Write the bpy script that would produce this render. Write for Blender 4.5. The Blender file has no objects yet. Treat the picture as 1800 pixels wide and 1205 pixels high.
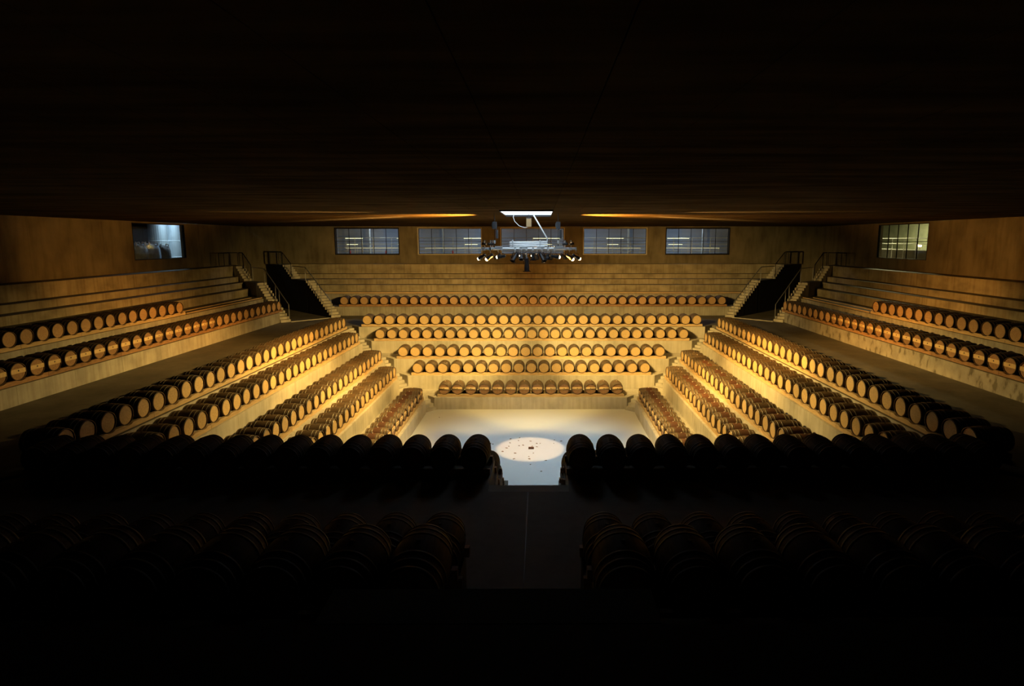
import bpy, bmesh, math, random
from mathutils import Vector, Matrix
R = random.Random(7)
PI = math.pi
S2 = math.sqrt(2)
sc = bpy.context.scene
C = sc.collection

# ------------------------------------------------------------------ camera, world, exposure
CAM = (0.5534, -25.0885, 9.196)
cd = bpy.data.cameras.new('camera')
cam = bpy.data.objects.new('camera', cd)
C.objects.link(cam)
cd.sensor_width = 36.0
cd.lens = 1019.887 / 1800 * 36
cd.shift_x = -55.2926 / 1800
cd.shift_y = -36.4965 / 1800
cd.clip_end = 300
_p, _yaw = 0.1404, 0.0046
fw = Vector((math.sin(_yaw) * math.cos(_p), math.cos(_yaw) * math.cos(_p), -math.sin(_p)))
cam.matrix_world = Matrix.Translation(CAM) @ fw.to_track_quat('-Z', 'Y').to_matrix().to_4x4()
sc.camera = cam

w = bpy.data.worlds.new('world')
sc.world = w
w.use_nodes = True
w.node_tree.nodes['Background'].inputs[0].default_value = (0.004, 0.004, 0.005, 1)
w.node_tree.nodes['Background'].inputs[1].default_value = 0.1
sc.view_settings.view_transform = 'Standard'
sc.view_settings.look = 'None'
sc.view_settings.gamma = 1
sc.view_settings.use_curve_mapping = False
sc.view_settings.exposure = 0.0
sc.cycles.diffuse_bounces = 1

# light settings used by the lamps' own builders
WARM = (1.0, 0.66, 0.185)
AMBER = (1.0, 0.42, 0.065)
STREAK = (1.0, 0.60, 0.20)
MID = (1.0, 0.57, 0.125)
P_FAR, P_SIDE, P_LOW, P_UP, P_DOWN, P_COOL_FILL, P_CEIL = 6300, 5200, 4500, 8400, 1900, 1300, 44000
SKY_L = 3.4

# ------------------------------------------------------------------ materials
def mat(name, col=(0.5, 0.5, 0.5), rough=0.7, metal=0.0, emit=None, estr=0):
    m = bpy.data.materials.new(name)
    m.use_nodes = True
    b = m.node_tree.nodes['Principled BSDF']
    b.inputs['Base Color'].default_value = (*col, 1)
    b.inputs['Roughness'].default_value = rough
    b.inputs['Metallic'].default_value = metal
    if emit:
        b.inputs['Emission Color'].default_value = (*emit, 1)
        b.inputs['Emission Strength'].default_value = estr
    return m

def nd(m, t, **k):
    n = m.node_tree.nodes.new(t)
    for a, v in k.items():
        if a.startswith('i_'):
            n.inputs[a[2:].replace('_', ' ')].default_value = v
        else:
            setattr(n, a, v)
    return n

def ramp(m, stops):
    r = m.node_tree.nodes.new('ShaderNodeValToRGB')
    e = r.color_ramp.elements
    while len(e) < len(stops):
        e.new(0.5)
    for x, (p, c) in zip(e, stops):
        x.position = p
        x.color = (*c, 1)
    return r

def noisemat(name, stops, scale=(1, 1, 1), nscale=2.0, detail=6, rough=0.8, metal=0.0, bump=0.0, space='world',
             second=None, objvar=0.0):
    """procedural surface: stretched noise through a ramp, optional second finer noise multiplied in"""
    m = mat(name, (0.5, 0.5, 0.5), rough, metal)
    L = m.node_tree.links
    b = m.node_tree.nodes['Principled BSDF']
    if space == 'world':
        src = nd(m, 'ShaderNodeNewGeometry').outputs['Position']
    else:
        src = nd(m, 'ShaderNodeTexCoord').outputs['Object']
    mp = nd(m, 'ShaderNodeMapping')
    mp.inputs['Scale'].default_value = scale
    L.new(src, mp.inputs[0])
    vec = mp.outputs[0]
    if objvar:
        oi = nd(m, 'ShaderNodeObjectInfo')
        ad = nd(m, 'ShaderNodeVectorMath', operation='ADD')
        sm = nd(m, 'ShaderNodeVectorMath', operation='SCALE')
        L.new(oi.outputs['Random'], sm.inputs[0])
        sm.inputs['Scale'].default_value = 37.0
        L.new(vec, ad.inputs[0]); L.new(sm.outputs[0], ad.inputs[1])
        vec = ad.outputs[0]
    n1 = nd(m, 'ShaderNodeTexNoise')
    n1.inputs['Scale'].default_value = nscale
    n1.inputs['Detail'].default_value = detail
    L.new(vec, n1.inputs['Vector'])
    r = ramp(m, stops)
    L.new(n1.outputs['Fac'], r.inputs[0])
    col = r.outputs[0]
    if second:
        s_scale, lo, hi, st2 = second
        mp2 = nd(m, 'ShaderNodeMapping')
        mp2.inputs['Scale'].default_value = s_scale
        L.new(src, mp2.inputs[0])
        n2 = nd(m, 'ShaderNodeTexNoise')
        n2.inputs['Scale'].default_value = 1.0
        n2.inputs['Detail'].default_value = 5
        L.new(mp2.outputs[0], n2.inputs['Vector'])
        r2 = ramp(m, st2)
        L.new(n2.outputs['Fac'], r2.inputs[0])
        mx = nd(m, 'ShaderNodeMixRGB', blend_type='MULTIPLY')
        mx.inputs[0].default_value = 1
        L.new(col, mx.inputs[1]); L.new(r2.outputs[0], mx.inputs[2])
        col = mx.outputs[0]
    if objvar:
        hs = nd(m, 'ShaderNodeHueSaturation')
        mr = nd(m, 'ShaderNodeMapRange')
        mr.inputs['To Min'].default_value = 1 - objvar
        mr.inputs['To Max'].default_value = 1 + objvar
        L.new(oi.outputs['Random'], mr.inputs['Value'])
        L.new(mr.outputs[0], hs.inputs['Value'])
        L.new(col, hs.inputs['Color'])
        col = hs.outputs[0]
    L.new(col, b.inputs['Base Color'])
    if bump:
        bp = nd(m, 'ShaderNodeBump')
        bp.inputs['Strength'].default_value = bump
        bp.inputs['Distance'].default_value = 0.02
        L.new(n1.outputs['Fac'], bp.inputs['Height'])
        L.new(bp.outputs[0], b.inputs['Normal'])
    return m

G = lambda v, t=1.0: (v, v * 0.93 * t, v * 0.80 * t)
M = {}
M['concrete_pale'] = noisemat('pale_smooth_concrete', [(0.3, G(.46)), (0.5, G(.56)), (0.7, G(.62))], (1, 1, 1), 1.3, 8, 0.8, bump=.15,
                         second=((7, 7, .5), 0, 0, [(0.35, (.86, .84, .80)), (0.6, (1, 1, 1))]))
M['concrete'] = noisemat('concrete', [(0.3, G(.30)), (0.5, G(.40)), (0.7, G(.47))], (1, 1, 1), 1.3, 8, 0.85, bump=.2,
                         second=((7, 7, .5), 0, 0, [(0.35, (.80, .78, .74)), (0.6, (1, 1, 1))]))
M['concrete_board'] = noisemat('board_marked_concrete', [(0.3, (.27, .235, .17)), (0.5, (.41, .36, .26)), (0.7, (.50, .44, .33))], (.6, .6, .9), 1.6, 8, 0.85, bump=.2,
                         second=((6, 6, .4), 0, 0, [(0.32, (.76, .72, .66)), (0.5, (.96, .95, .93)), (0.62, (1, 1, 1))]))
M['concrete_stained'] = noisemat('drip_stained_concrete', [(0.3, G(.26)), (0.5, G(.35)), (0.7, G(.42))], (1, 1, 1), 1.5, 8, 0.85, bump=.2,
                         second=((3.5, 3.5, 1.6), 0, 0, [(0.36, (.45, .42, .36)), (0.43, (.88, .86, .83)), (0.6, (1, 1, 1))]))
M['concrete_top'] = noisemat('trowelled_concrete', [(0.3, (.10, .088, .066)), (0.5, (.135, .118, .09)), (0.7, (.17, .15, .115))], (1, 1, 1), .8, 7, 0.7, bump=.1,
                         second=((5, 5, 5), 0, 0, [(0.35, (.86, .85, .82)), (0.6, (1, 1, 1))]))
M['ceiling'] = noisemat('ceiling_concrete', [(0.3, (.075, .055, .030)), (0.5, (.115, .085, .048)), (0.7, (.16, .12, .07))], (.5, 2.5, 1), .9, 6, 0.9,
                         second=((.25, 3.5, 1), 0, 0, [(0.35, (.7, .68, .64)), (0.6, (1, 1, 1))]))
M['ceiling'].node_tree.nodes['Principled BSDF'].inputs['Specular IOR Level'].default_value = 0.0
M['wall'] = noisemat('wall_concrete', [(0.3, (.16, .135, .095)), (0.5, (.22, .19, .135)), (0.7, (.27, .235, .17))], (1, 1, .8), .9, 8, 0.9, bump=.2,
                         second=((3, 3, .5), 0, 0, [(0.30, (.74, .70, .62)), (0.5, (.97, .96, .95)), (0.6, (1, 1, 1))]))
M['pit'] = noisemat('pale_pit_floor', [(0.3, (.72, .73, .70)), (0.7, (.79, .80, .77))], (1, 1, 1), .35, 4, 0.55)
M['step'] = noisemat('step_concrete', [(0.3, G(.38)), (0.7, G(.58))], (1, 1, 1), 2, 5, 0.8)
M['tread_shade'] = noisemat('shaded_tread_concrete', [(0.3, (.16, .14, .11)), (0.7, (.24, .21, .16))], (1, 1, 1), 2, 5, .9)  # shade put into the colour: tread tops dimmer than the lit risers
M['shade_and_deck'] = mat('dark_shade_and_deck', (.05, .047, .04), .9)  # room decks, and the shade painted on the far stairs' inner face
M['timber'] = noisemat('pale_rack_timber', [(0.3, (.50, .33, .17)), (0.7, (.68, .50, .28))], (.8, .8, 6), 3, 5, 0.6, objvar=.12)
M['timber_red'] = noisemat('brown_rack_timber', [(0.3, (.26, .13, .06)), (0.7, (.44, .25, .12))], (1.5, 1.5, 6), 3, 5, 0.6, objvar=.2)

def oak(name, a, b, stain=None):
    """stave wood: grain along the local Y axis, stave joints round it, optional wine stain round the bilge"""
    m = mat(name, a, .62)
    L = m.node_tree.links
    bs = m.node_tree.nodes['Principled BSDF']
    tc = nd(m, 'ShaderNodeTexCoord').outputs['Object']
    oi = nd(m, 'ShaderNodeObjectInfo')
    sm = nd(m, 'ShaderNodeVectorMath', operation='SCALE'); sm.inputs['Scale'].default_value = 23
    ad = nd(m, 'ShaderNodeVectorMath', operation='ADD')
    mp = nd(m, 'ShaderNodeMapping'); mp.inputs['Scale'].default_value = (14, 1.4, 14)
    L.new(tc, mp.inputs[0]); L.new(mp.outputs[0], ad.inputs[0])
    L.new(oi.outputs['Random'], sm.inputs[0]); L.new(sm.outputs[0], ad.inputs[1])
    n = nd(m, 'ShaderNodeTexNoise'); n.inputs['Scale'].default_value = 1.6; n.inputs['Detail'].default_value = 5
    L.new(ad.outputs[0], n.inputs['Vector'])
    r = ramp(m, [(.3, a), (.7, b)])
    L.new(n.outputs['Fac'], r.inputs[0])
    col = r.outputs[0]
    if stain:
        sp = nd(m, 'ShaderNodeSeparateXYZ'); L.new(tc, sp.inputs[0])
        ab = nd(m, 'ShaderNodeMath', operation='ABSOLUTE'); L.new(sp.outputs['Y'], ab.inputs[0])
        mr = nd(m, 'ShaderNodeMapRange')
        mr.inputs['From Min'].default_value = .12; mr.inputs['From Max'].default_value = .19
        mr.inputs['To Min'].default_value = .85; mr.inputs['To Max'].default_value = 0
        L.new(ab.outputs[0], mr.inputs['Value'])
        mx = nd(m, 'ShaderNodeMixRGB'); mx.inputs[2].default_value = (*stain, 1)
        L.new(mr.outputs[0], mx.inputs[0]); L.new(col, mx.inputs[1])
        col = mx.outputs[0]
    hs = nd(m, 'ShaderNodeHueSaturation')
    mr = nd(m, 'ShaderNodeMapRange'); mr.inputs['To Min'].default_value = .8; mr.inputs['To Max'].default_value = 1.2
    L.new(oi.outputs['Random'], mr.inputs['Value']); L.new(mr.outputs[0], hs.inputs['Value']); L.new(col, hs.inputs['Color'])
    L.new(hs.outputs[0], bs.inputs['Base Color'])
    return m
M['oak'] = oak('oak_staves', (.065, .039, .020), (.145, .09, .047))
M['oak_shade'] = oak('shaded_oak_staves', (.024, .015, .008), (.06, .038, .021))  # oak copy darkened to carry the shade on the near barrels
M['oak_shade'].node_tree.nodes['Principled BSDF'].inputs['Specular IOR Level'].default_value = .1
M['oak_stained'] = oak('wine_stained_oak_staves', (.13, .082, .045), (.24, .155, .085), (.12, .042, .022))
M['head'] = oak('pale_oak_head', (.52, .35, .16), (.68, .48, .24))
M['head_orange'] = oak('orange_oak_head', (.44, .26, .13), (.58, .37, .20))
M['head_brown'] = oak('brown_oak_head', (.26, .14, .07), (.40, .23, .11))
M['crossbar'] = noisemat('pale_crossbar', [(0.3, (.72, .50, .24)), (0.7, (.85, .62, .32))], (8, 8, 2), 3, 4, .6, space='object', objvar=.1)
M['rim'] = mat('dark_chime_wood', (.09, .05, .03), .7)
M['hoop'] = mat('galvanised_hoop', (.22, .19, .15), .45, .6)
M['hoop_dark'] = mat('dark_hoop', (.035, .03, .025), .65, .4)
M['bung'] = mat('pale_silicone_bung', (.75, .6, .5), .5)
M['bung_dark'] = mat('dark_bung', (.05, .03, .02), .6)
M['black'] = mat('black_metal', (.02, .02, .022), .45, .3)
M['frame'] = mat('dark_window_steel', (.015, .015, .017), .4, .5)
M['lining'] = mat('lit_window_lining', (.62, .56, .42), .6)  # pale tone carries the lamp light caught by the middle windows
M['steel'] = mat('painted_steel', (.68, .72, .74), .4, .3)
M['rail_steel'] = mat('galvanised_rail', (.35, .36, .38), .4, .7)
M['grey'] = mat('grey_plaster', (.42, .45, .50), .9)
M['greenish'] = noisemat('greenish_render', [(0.3, (.34, .36, .24)), (0.7, (.46, .47, .32))], (1, 1, 1), 2, 4, .9)
M['white'] = mat('white_paint', (.8, .8, .78), .5)
M['cream'] = mat('cream_rail_paint', (.8, .74, .5), .35, .2)
M['red'] = mat('red_paint', (.7, .06, .05), .5)
M['bag'] = noisemat('woven_bulk_bag', [(0.3, (.20, .27, .36)), (0.7, (.32, .42, .54))], (1, 1, 1), 4, 4, .8, space='object')
M['bagdark'] = noisemat('dark_bulk_bag', [(0.3, (.06, .06, .07)), (0.7, (.12, .11, .11))], (1, 1, 1), 4, 4, .8, space='object')
M['tank'] = mat('brushed_steel_tank', (.62, .68, .72), .5, .75)
M['brown'] = mat('brown_cardboard', (.16, .07, .03), .8)
M['leaf'] = mat('dry_leaf', (.28, .19, .10), .8)
M['brass'] = mat('brassy_box', (.30, .20, .09), .45, .4)
M['hoist'] = mat('dark_grey_hoist', (.10, .11, .12), .5, .4)
M['lens'] = mat('lit_lamp_lens', (1, .9, .7), .4, 0, (1.0, .72, .38), 18)
M['tube'] = mat('lit_fluorescent_tube', (1, 1, 1), .4, 0, (.85, 1.0, .75), 9)
M['glint_yellow'] = mat('yellow_rail_glint', (1, 1, 1), .4, 0, (1.0, .85, .45), 5)  # glow standing in for light caught on the gallery rails
M['glint_dim'] = mat('dim_rail_glint', (1, 1, 1), .4, 0, (1.0, .8, .4), .9)
M['skylight'] = mat('skylight_diffuser', (1, 1, 1), .4, 0, (.80, .97, 1.12), SKY_L)
gl = bpy.data.materials.new('window_glass'); gl.use_nodes = True
_n = gl.node_tree.nodes; _l = gl.node_tree.links; _n.clear()
_o = _n.new('ShaderNodeOutputMaterial'); _m = _n.new('ShaderNodeMixShader'); _t = _n.new('ShaderNodeBsdfTransparent'); _g = _n.new('ShaderNodeBsdfGlossy')
_t.inputs[0].default_value = (.86, .9, .92, 1); _g.inputs['Roughness'].default_value = .02; _m.inputs[0].default_value = .07
_l.new(_t.outputs[0], _m.inputs[1]); _l.new(_g.outputs[0], _m.inputs[2]); _l.new(_m.outputs[0], _o.inputs[0])
M['glass'] = gl

# ------------------------------------------------------------------ mesh helpers
def link(name, me, parent=None, loc=None, rotz=0):
    o = bpy.data.objects.new(name, me)
    C.objects.link(o)
    if parent is not None:
        o.parent = parent
    if loc is not None:
        o.location = loc
    if rotz:
        o.rotation_euler.z = rotz
    return o

class MB:
    """collects shapes for ONE mesh object"""
    def __init__(s):
        s.v, s.f, s.mi = [], [], []
    def add(s, vs, fs, mi=0):
        k = len(s.v)
        s.v += [tuple(v) for v in vs]
        s.f += [tuple(i + k for i in f) for f in fs]
        s.mi += [mi] * len(fs)
        return s
    def box(s, x0, x1, y0, y1, z0, z1, mi=0):
        return s.add([(x, y, z) for z in (z0, z1) for x, y in ((x0, y0), (x1, y0), (x1, y1), (x0, y1))],
                     [(3, 2, 1, 0), (4, 5, 6, 7), (0, 1, 5, 4), (1, 2, 6, 5), (2, 3, 7, 6), (3, 0, 4, 7)], mi)
    def prism(s, poly, z0, z1, mi=0):
        a = sum(poly[i][0] * poly[(i + 1) % len(poly)][1] - poly[(i + 1) % len(poly)][0] * poly[i][1] for i in range(len(poly)))
        if a < 0:
            poly = poly[::-1]
        n = len(poly)
        return s.add([(x, y, z0) for x, y in poly] + [(x, y, z1) for x, y in poly],
                     [tuple(range(n))[::-1], tuple(range(n, 2 * n))] + [(i, (i + 1) % n, n + (i + 1) % n, n + i) for i in range(n)], mi)
    def tube(s, p, q, r, n=8, mi=0, r2=None):
        p, q = Vector(p), Vector(q)
        d = (q - p).normalized()
        a = d.orthogonal().normalized(); b = d.cross(a)
        r2 = r if r2 is None else r2
        vs = [p + (a * math.cos(t) + b * math.sin(t)) * r for t in [2 * PI * i / n for i in range(n)]]
        vs += [q + (a * math.cos(t) + b * math.sin(t)) * r2 for t in [2 * PI * i / n for i in range(n)]]
        return s.add(vs, [tuple(range(n))[::-1], tuple(range(n, 2 * n))] + [(i, (i + 1) % n, n + (i + 1) % n, n + i) for i in range(n)], mi)
    def path(s, pts, r, n=8, mi=0):
        for a, b in zip(pts, pts[1:]):
            s.tube(a, b, r, n, mi)
        return s
    def lathe(s, prof, n=24, mi=0, axis='y', caps=False, closed=False):
        """prof: (radius, height) pairs"""
        vs = []
        for r, h in prof:
            for i in range(n):
                t = 2 * PI * i / n
                vs.append((r * math.cos(t), h, -r * math.sin(t)) if axis == 'y' else (r * math.cos(t), r * math.sin(t), h))
        k = len(prof)
        fs = []
        for j in range(k if closed else k - 1):
            for i in range(n):
                a, b = j * n + i, j * n + (i + 1) % n
                c, d = ((j + 1) % k) * n + (i + 1) % n, ((j + 1) % k) * n + i
                fs.append((a, b, c, d))
        if caps:
            fs.append(tuple(range(n))[::-1]); fs.append(tuple(range((k - 1) * n, k * n)))
        return s.add(vs, fs, mi)
    def mesh(s, name, mats, smooth=False):
        me = bpy.data.meshes.new(name)
        me.from_pydata(s.v, [], s.f)
        for m in (mats if isinstance(mats, (list, tuple)) else [mats]):
            me.materials.append(m)
        if any(s.mi):
            me.polygons.foreach_set('material_index', s.mi)
        if smooth:
            me.polygons.foreach_set('use_smooth', [True] * len(me.polygons))
        me.validate(); me.update()
        return me
    def build(s, name, mats, parent=None, loc=None, smooth=False):
        return link(name, s.mesh(name, mats, smooth), parent, loc)

def thing(name, label, cat, loc=(0, 0, 0), rotz=0, group=None):
    o = link(name, None, None, loc, rotz)
    o['label'] = label; o['category'] = cat
    if group:
        o['group'] = group
    return o
def tag(o, label, cat, group=None, kind=None):
    o['label'] = label; o['category'] = cat
    if group:
        o['group'] = group
    if kind:
        o['kind'] = kind
    return o
def struct(o):
    o['kind'] = 'structure'
    return o

# ------------------------------------------------------------------ layout numbers (metres; pit floor z = 0)
ROWS = 'ABCDEFG'
HEAD = dict(A=6.006, B=7.813, C=8.844, D=10.658, E=11.76, F=17.283, G=19.168)      # distance of the barrel heads, far side
ZC = dict(A=1.083, B=1.870, C=2.631, D=3.393, E=4.132, F=4.797, G=5.573)            # barrel axis height
LEV = {k: v - .41 for k, v in ZC.items()}
LEV.update(H=5.69, I=6.10, J=6.47, K=7.24)
EDGE = {k: HEAD[k] - .13 for k in ROWS}
EDGE['A'] = 5.83
EDGE.update(H=20.95, I=21.7, J=22.45, K=23.2)
OFF = dict(far=0.0, left=-.2, right=-.2, near=-.55)
W = 24.2
WN = 25.75
ZCEIL = 10.34
NUM = dict(A=14, B=19, C=22, D=27, E=30, F=39)
SP = dict(A=.7337, B=.7315, C=.7286, D=.7291, E=.7292, F=.7297, G=.7268)
LW, UW_S, UW_F, GAPX = .38, 2.40, 1.80, (-.62, 1.18)     # stair channels: half width low, upper side/far, near centre gap

def side_xy(side, t, d):
    return {'far': (t, d), 'left': (-d, t), 'right': (d, t), 'near': (t, -d)}[side]
def ends(side, d, upper):
    """t range of a terrace at distance d between the diagonal stair channels"""
    if side == 'far':
        e = d - S2 * (UW_F if upper else LW); return -e, e
    if side == 'near':
        e = d + .35 - S2 * (UW_F if upper else LW); return -e, e
    e = d - S2 * (UW_S if upper else LW); return -e, e

# ------------------------------------------------------------------ pit floor, terraces
struct(MB().box(-7, 7, -7, 7, -.3, 0).build('floor', M['pit']))

def panel_face(parent, side, d, t0, t1, z0, z1, m, pw=2.44, name='panel', th=.018):
    n = max(1, round((t1 - t0) / pw)); s = (t1 - t0) / n
    for i in range(n):
        a, b = t0 + i * s + .0025, t0 + (i + 1) * s - .0025
        p, q = side_xy(side, a, d - th), side_xy(side, b, d + .001)
        MB().box(min(p[0], q[0]), max(p[0], q[0]), min(p[1], q[1]), max(p[1], q[1]), z0 + .004, z1 - .012).build(name, m, parent)

order = 'ABCDEFGHIJK'
for side in ('far', 'left', 'right', 'near'):
    prev = -.3
    for k in order:
        d0 = EDGE[k] + OFF[side]
        if side == 'near' and k in 'HIJK':
            d0 -= .3
        d1 = (WN if side == 'near' else W) + .3
        z0, z1 = prev, LEV[k]
        up = k in 'FGHIJK'
        pieces = []
        (a0, b0), (a1, b1) = ends(side, d0, up), ends(side, d1, up)
        if side == 'near':
            if k in 'ABCDE':
                g0 = d0
                pieces.append([(a0, d0), (GAPX[0], d0), (GAPX[0], d1), (a1, d1)])
                pieces.append([(GAPX[1], d0), (b0, d0), (b1, d1), (GAPX[1], d1)])
                if k == 'E':
                    pieces = [[(a0, d0), (GAPX[0], d0), (GAPX[0], 12.97), (GAPX[1], 12.97), (GAPX[1], d0), (b0, d0), (b1, d1), (a1, d1)]]
            elif k != 'K':
                pieces.append([(a0, d0), (GAPX[0], d0), (GAPX[0], d1), (a1, d1)])
                pieces.append([(GAPX[1], d0), (b0, d0), (b1, d1), (GAPX[1], d1)])
            else:
                pieces.append([(a0, d0), (b0, d0), (b1, d1), (a1, d1)])
        else:
            pieces.append([(a0, d0), (b0, d0), (b1, d1), (a1, d1)])
        mb = MB()
        for pc in pieces:
            mb.prism([side_xy(side, t, d) for t, d in pc], z0, z1)
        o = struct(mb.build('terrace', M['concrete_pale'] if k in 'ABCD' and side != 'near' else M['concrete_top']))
        if side == 'near':
            if k in 'EFGHIJ':
                pass
        else:
            m = M['concrete_pale'] if k in 'ABCDE' else M['concrete']
            if k in 'HIJK': m = M['concrete_board']
            if side == 'right' and k == 'F': m = M['concrete_stained']
            panel_face(o, side, d0, a0 + .02, b0 - .02, max(z0, 0) + .0, z1, m)
        prev = z1

# ------------------------------------------------------------------ diagonal stairs in the corners
def uwxy(u, wv, sx, sy):
    """u outward along the far-left diagonal, wv across it (negative towards the side terraces); mirrored by sx, sy"""
    x, y = (wv - u) / S2, (wv + u) / S2
    return (x * sx, y * sy)
def stair_block(parent, name, u0, u1, w0, w1, z0, z1, sx, sy, m):
    mb = MB().prism([uwxy(u0, w0, sx, sy), uwxy(u1, w0, sx, sy), uwxy(u1, w1, sx, sy), uwxy(u0, w1, sx, sy)], z0, z1)
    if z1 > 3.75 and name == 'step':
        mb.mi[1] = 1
    mb.build(name, [m, M['tread_shade']], parent)
corner_name = {(1, 1): 'far left', (-1, 1): 'far right', (1, -1): 'near left', (-1, -1): 'near right'}
for (sx, sy), cn in corner_name.items():
    st = struct(link('corner_stair', None))
    o_ = OFF['left'] if sy > 0 else OFF['near']
    zl, u = 0.0, None
    marks = []
    for k in 'ABCDE':
        ue = (EDGE[k] + (OFF['left'] + OFF['far'] if sy > 0 else OFF['left'] + OFF['near']) / 2) * S2
        n = 4 if k == 'A' else 5
        marks.append((k, ue - .42, n))
    for i, (k, us, n) in enumerate(marks):
        rise = (LEV[k] - zl) / n
        for j in range(n):
            last = j == n - 1
            nxt = marks[i + 1][1] if i + 1 < len(marks) else 35.0
            stair_block(st, 'landing' if last else 'step', us + j * .26, nxt if last else us + (j + 1) * .26, -LW + .002, LW - .002, -.25 if i == 0 else zl - .2, zl + (j + 1) * rise, sx, sy, M['step'] if not last else M['concrete_pale' if k in 'ABCD' else 'concrete_top'])
        zl = LEV[k]
    # upper flights either side of the corner void
    for (w0, w1) in ((-UW_S + .004, -1.75), (1.10, UW_F - .004)):
        up = struct(link('upper_stair', None))
        u, z = 21.4, LEV['E']
        n1, n2 = 14, 6
        rise = (LEV['K'] - LEV['E']) / (n1 + n2)
        for j in range(n1):
            z += rise
            stair_block(up, 'step', u, u + .3, w0, w1, LEV['E'], z, sx, sy, M['step']); u += .3
        stair_block(up, 'landing', u, u + 2.4, w0, w1, LEV['E'], z, sx, sy, M['concrete_top']); u += 2.4
        for j in range(n2):
            z += rise
            last = j == n2 - 1
            lim = 35 if last else u + .3
            if last:
                # top landing meets the wall: clip to the room
                ux = S2 * W - abs(w0 + w1) / 2 + .05
                lim = ux
            stair_block(up, 'landing' if last else 'step', u, lim, w0, w1, LEV['E'], z, sx, sy, M['step']); u += .3
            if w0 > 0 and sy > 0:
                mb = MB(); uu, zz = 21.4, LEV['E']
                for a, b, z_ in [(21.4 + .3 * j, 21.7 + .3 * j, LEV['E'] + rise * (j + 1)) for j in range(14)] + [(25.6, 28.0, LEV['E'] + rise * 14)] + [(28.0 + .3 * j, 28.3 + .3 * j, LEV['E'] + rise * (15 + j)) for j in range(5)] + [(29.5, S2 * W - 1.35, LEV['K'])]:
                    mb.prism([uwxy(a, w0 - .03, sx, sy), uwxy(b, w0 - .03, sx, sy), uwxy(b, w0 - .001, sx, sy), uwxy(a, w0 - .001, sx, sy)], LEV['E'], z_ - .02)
                mb.build('side_shade', M['shade_and_deck'], up)  # added dark sheet painting in the shade on this inner face
    if sy > 0:
        tb = MB().prism([uwxy(21.2, -1.8, sx, sy), uwxy(21.3, -1.8, sx, sy), uwxy(21.3, 1.2, sx, sy), uwxy(21.2, 1.2, sx, sy)], LEV['E'], LEV['E'] + .05)
        struct(tb.build('trim_1' if sx > 0 else 'trim_2', M['step']))

# centre stair through the near terraces
cs = struct(link('centre_stair', None))
n, run0, run1 = 22, 5.3, 12.97
for j in range(n):
    a = run0 + (run1 - run0) * j / n; b = run0 + (run1 - run0) * (j + 1) / n
    z = LEV['E'] * (j + 1) / n
    MB().box(GAPX[0] + .003, GAPX[1] - .003, -b, -a, -.25, z - (.003 if j == n - 1 else 0)).build('step', M['step'], cs)
n, run0, run1 = 20, 17.13, 22.3
for j in range(n):
    a = run0 + (run1 - run0) * j / n; b = run0 + (run1 - run0) * (j + 1) / n
    z = LEV['E'] + (LEV['K'] - LEV['E']) * (j + 1) / n
    if j == n - 1:
        b = 22.34
    MB().box(GAPX[0] + .003, GAPX[1] - .003, -b, -a, LEV['E'], z).build('step', M['step'], cs)
struct(MB().box(.268, .278, -16.6, -13.0, LEV['E'], LEV['E'] + .003).build('trim_3', M['black']))

# ------------------------------------------------------------------ walls with window openings
WINX = [(i - 2) * 6.957 - .14 for i in range(5)]
WW = 5.42
ZW0, ZW1 = 7.97, 10.245
def wall(name, side, dist, openings, tmin, tmax, zbot=3.4, ztop=ZCEIL, m=None):
    """openings: (t0, t1, z0, z1). core box cells behind facing panels; every panel is a part"""
    core = MB()
    ts = sorted({tmin, tmax, *[a for o in openings for a in o[:2]]})
    zs = sorted({zbot, ztop, *[a for o in openings for a in o[2:]]})
    w_ = struct(link(name, None))
    def inside(t, z):
        return any(o[0] < t < o[1] and o[2] < z < o[3] for o in openings)
    def bx(mb, t0, t1, d0, d1, z0, z1):
        p, q = side_xy(side, t0, d0), side_xy(side, t1, d1)
        mb.box(min(p[0], q[0]), max(p[0], q[0]), min(p[1], q[1]), max(p[1], q[1]), z0, z1)
    for z0, z1 in zip(zs, zs[1:]):
        for t0, t1 in zip(ts, ts[1:]):
            if inside((t0 + t1) / 2, (z0 + z1) / 2):
                continue
            bx(core, t0, t1, dist + .02, dist + .32, z0, z1)
            n = max(1, round((t1 - t0) / 2.44)); s = (t1 - t0) / n
            for i in range(n):
                pb = MB(); bx(pb, t0 + i * s + .003, t0 + (i + 1) * s - .003, dist, dist + .021, z0 + .004, z1 - .004)
                pb.build('panel', m, w_)
    core.build('core', m, w_)
    return w_
fo = [(x - WW / 2, x + WW / 2, ZW0, ZW1) for x in WINX]
wall('wall_far', 'far', W, fo, -W, W, m=M['wall'])
wall('wall_left', 'left', W, [(10.6, 15.8, ZW0, ZW1)], -WN, W, m=M['wall'])
wall('wall_right', 'right', W, [(10.6, 15.9, ZW0, ZW1)], -WN, W, m=M['wall'])
struct(MB().box(-W, W, -WN - .3, -WN, 3.4, ZCEIL).build('wall_near', M['wall']))

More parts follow.
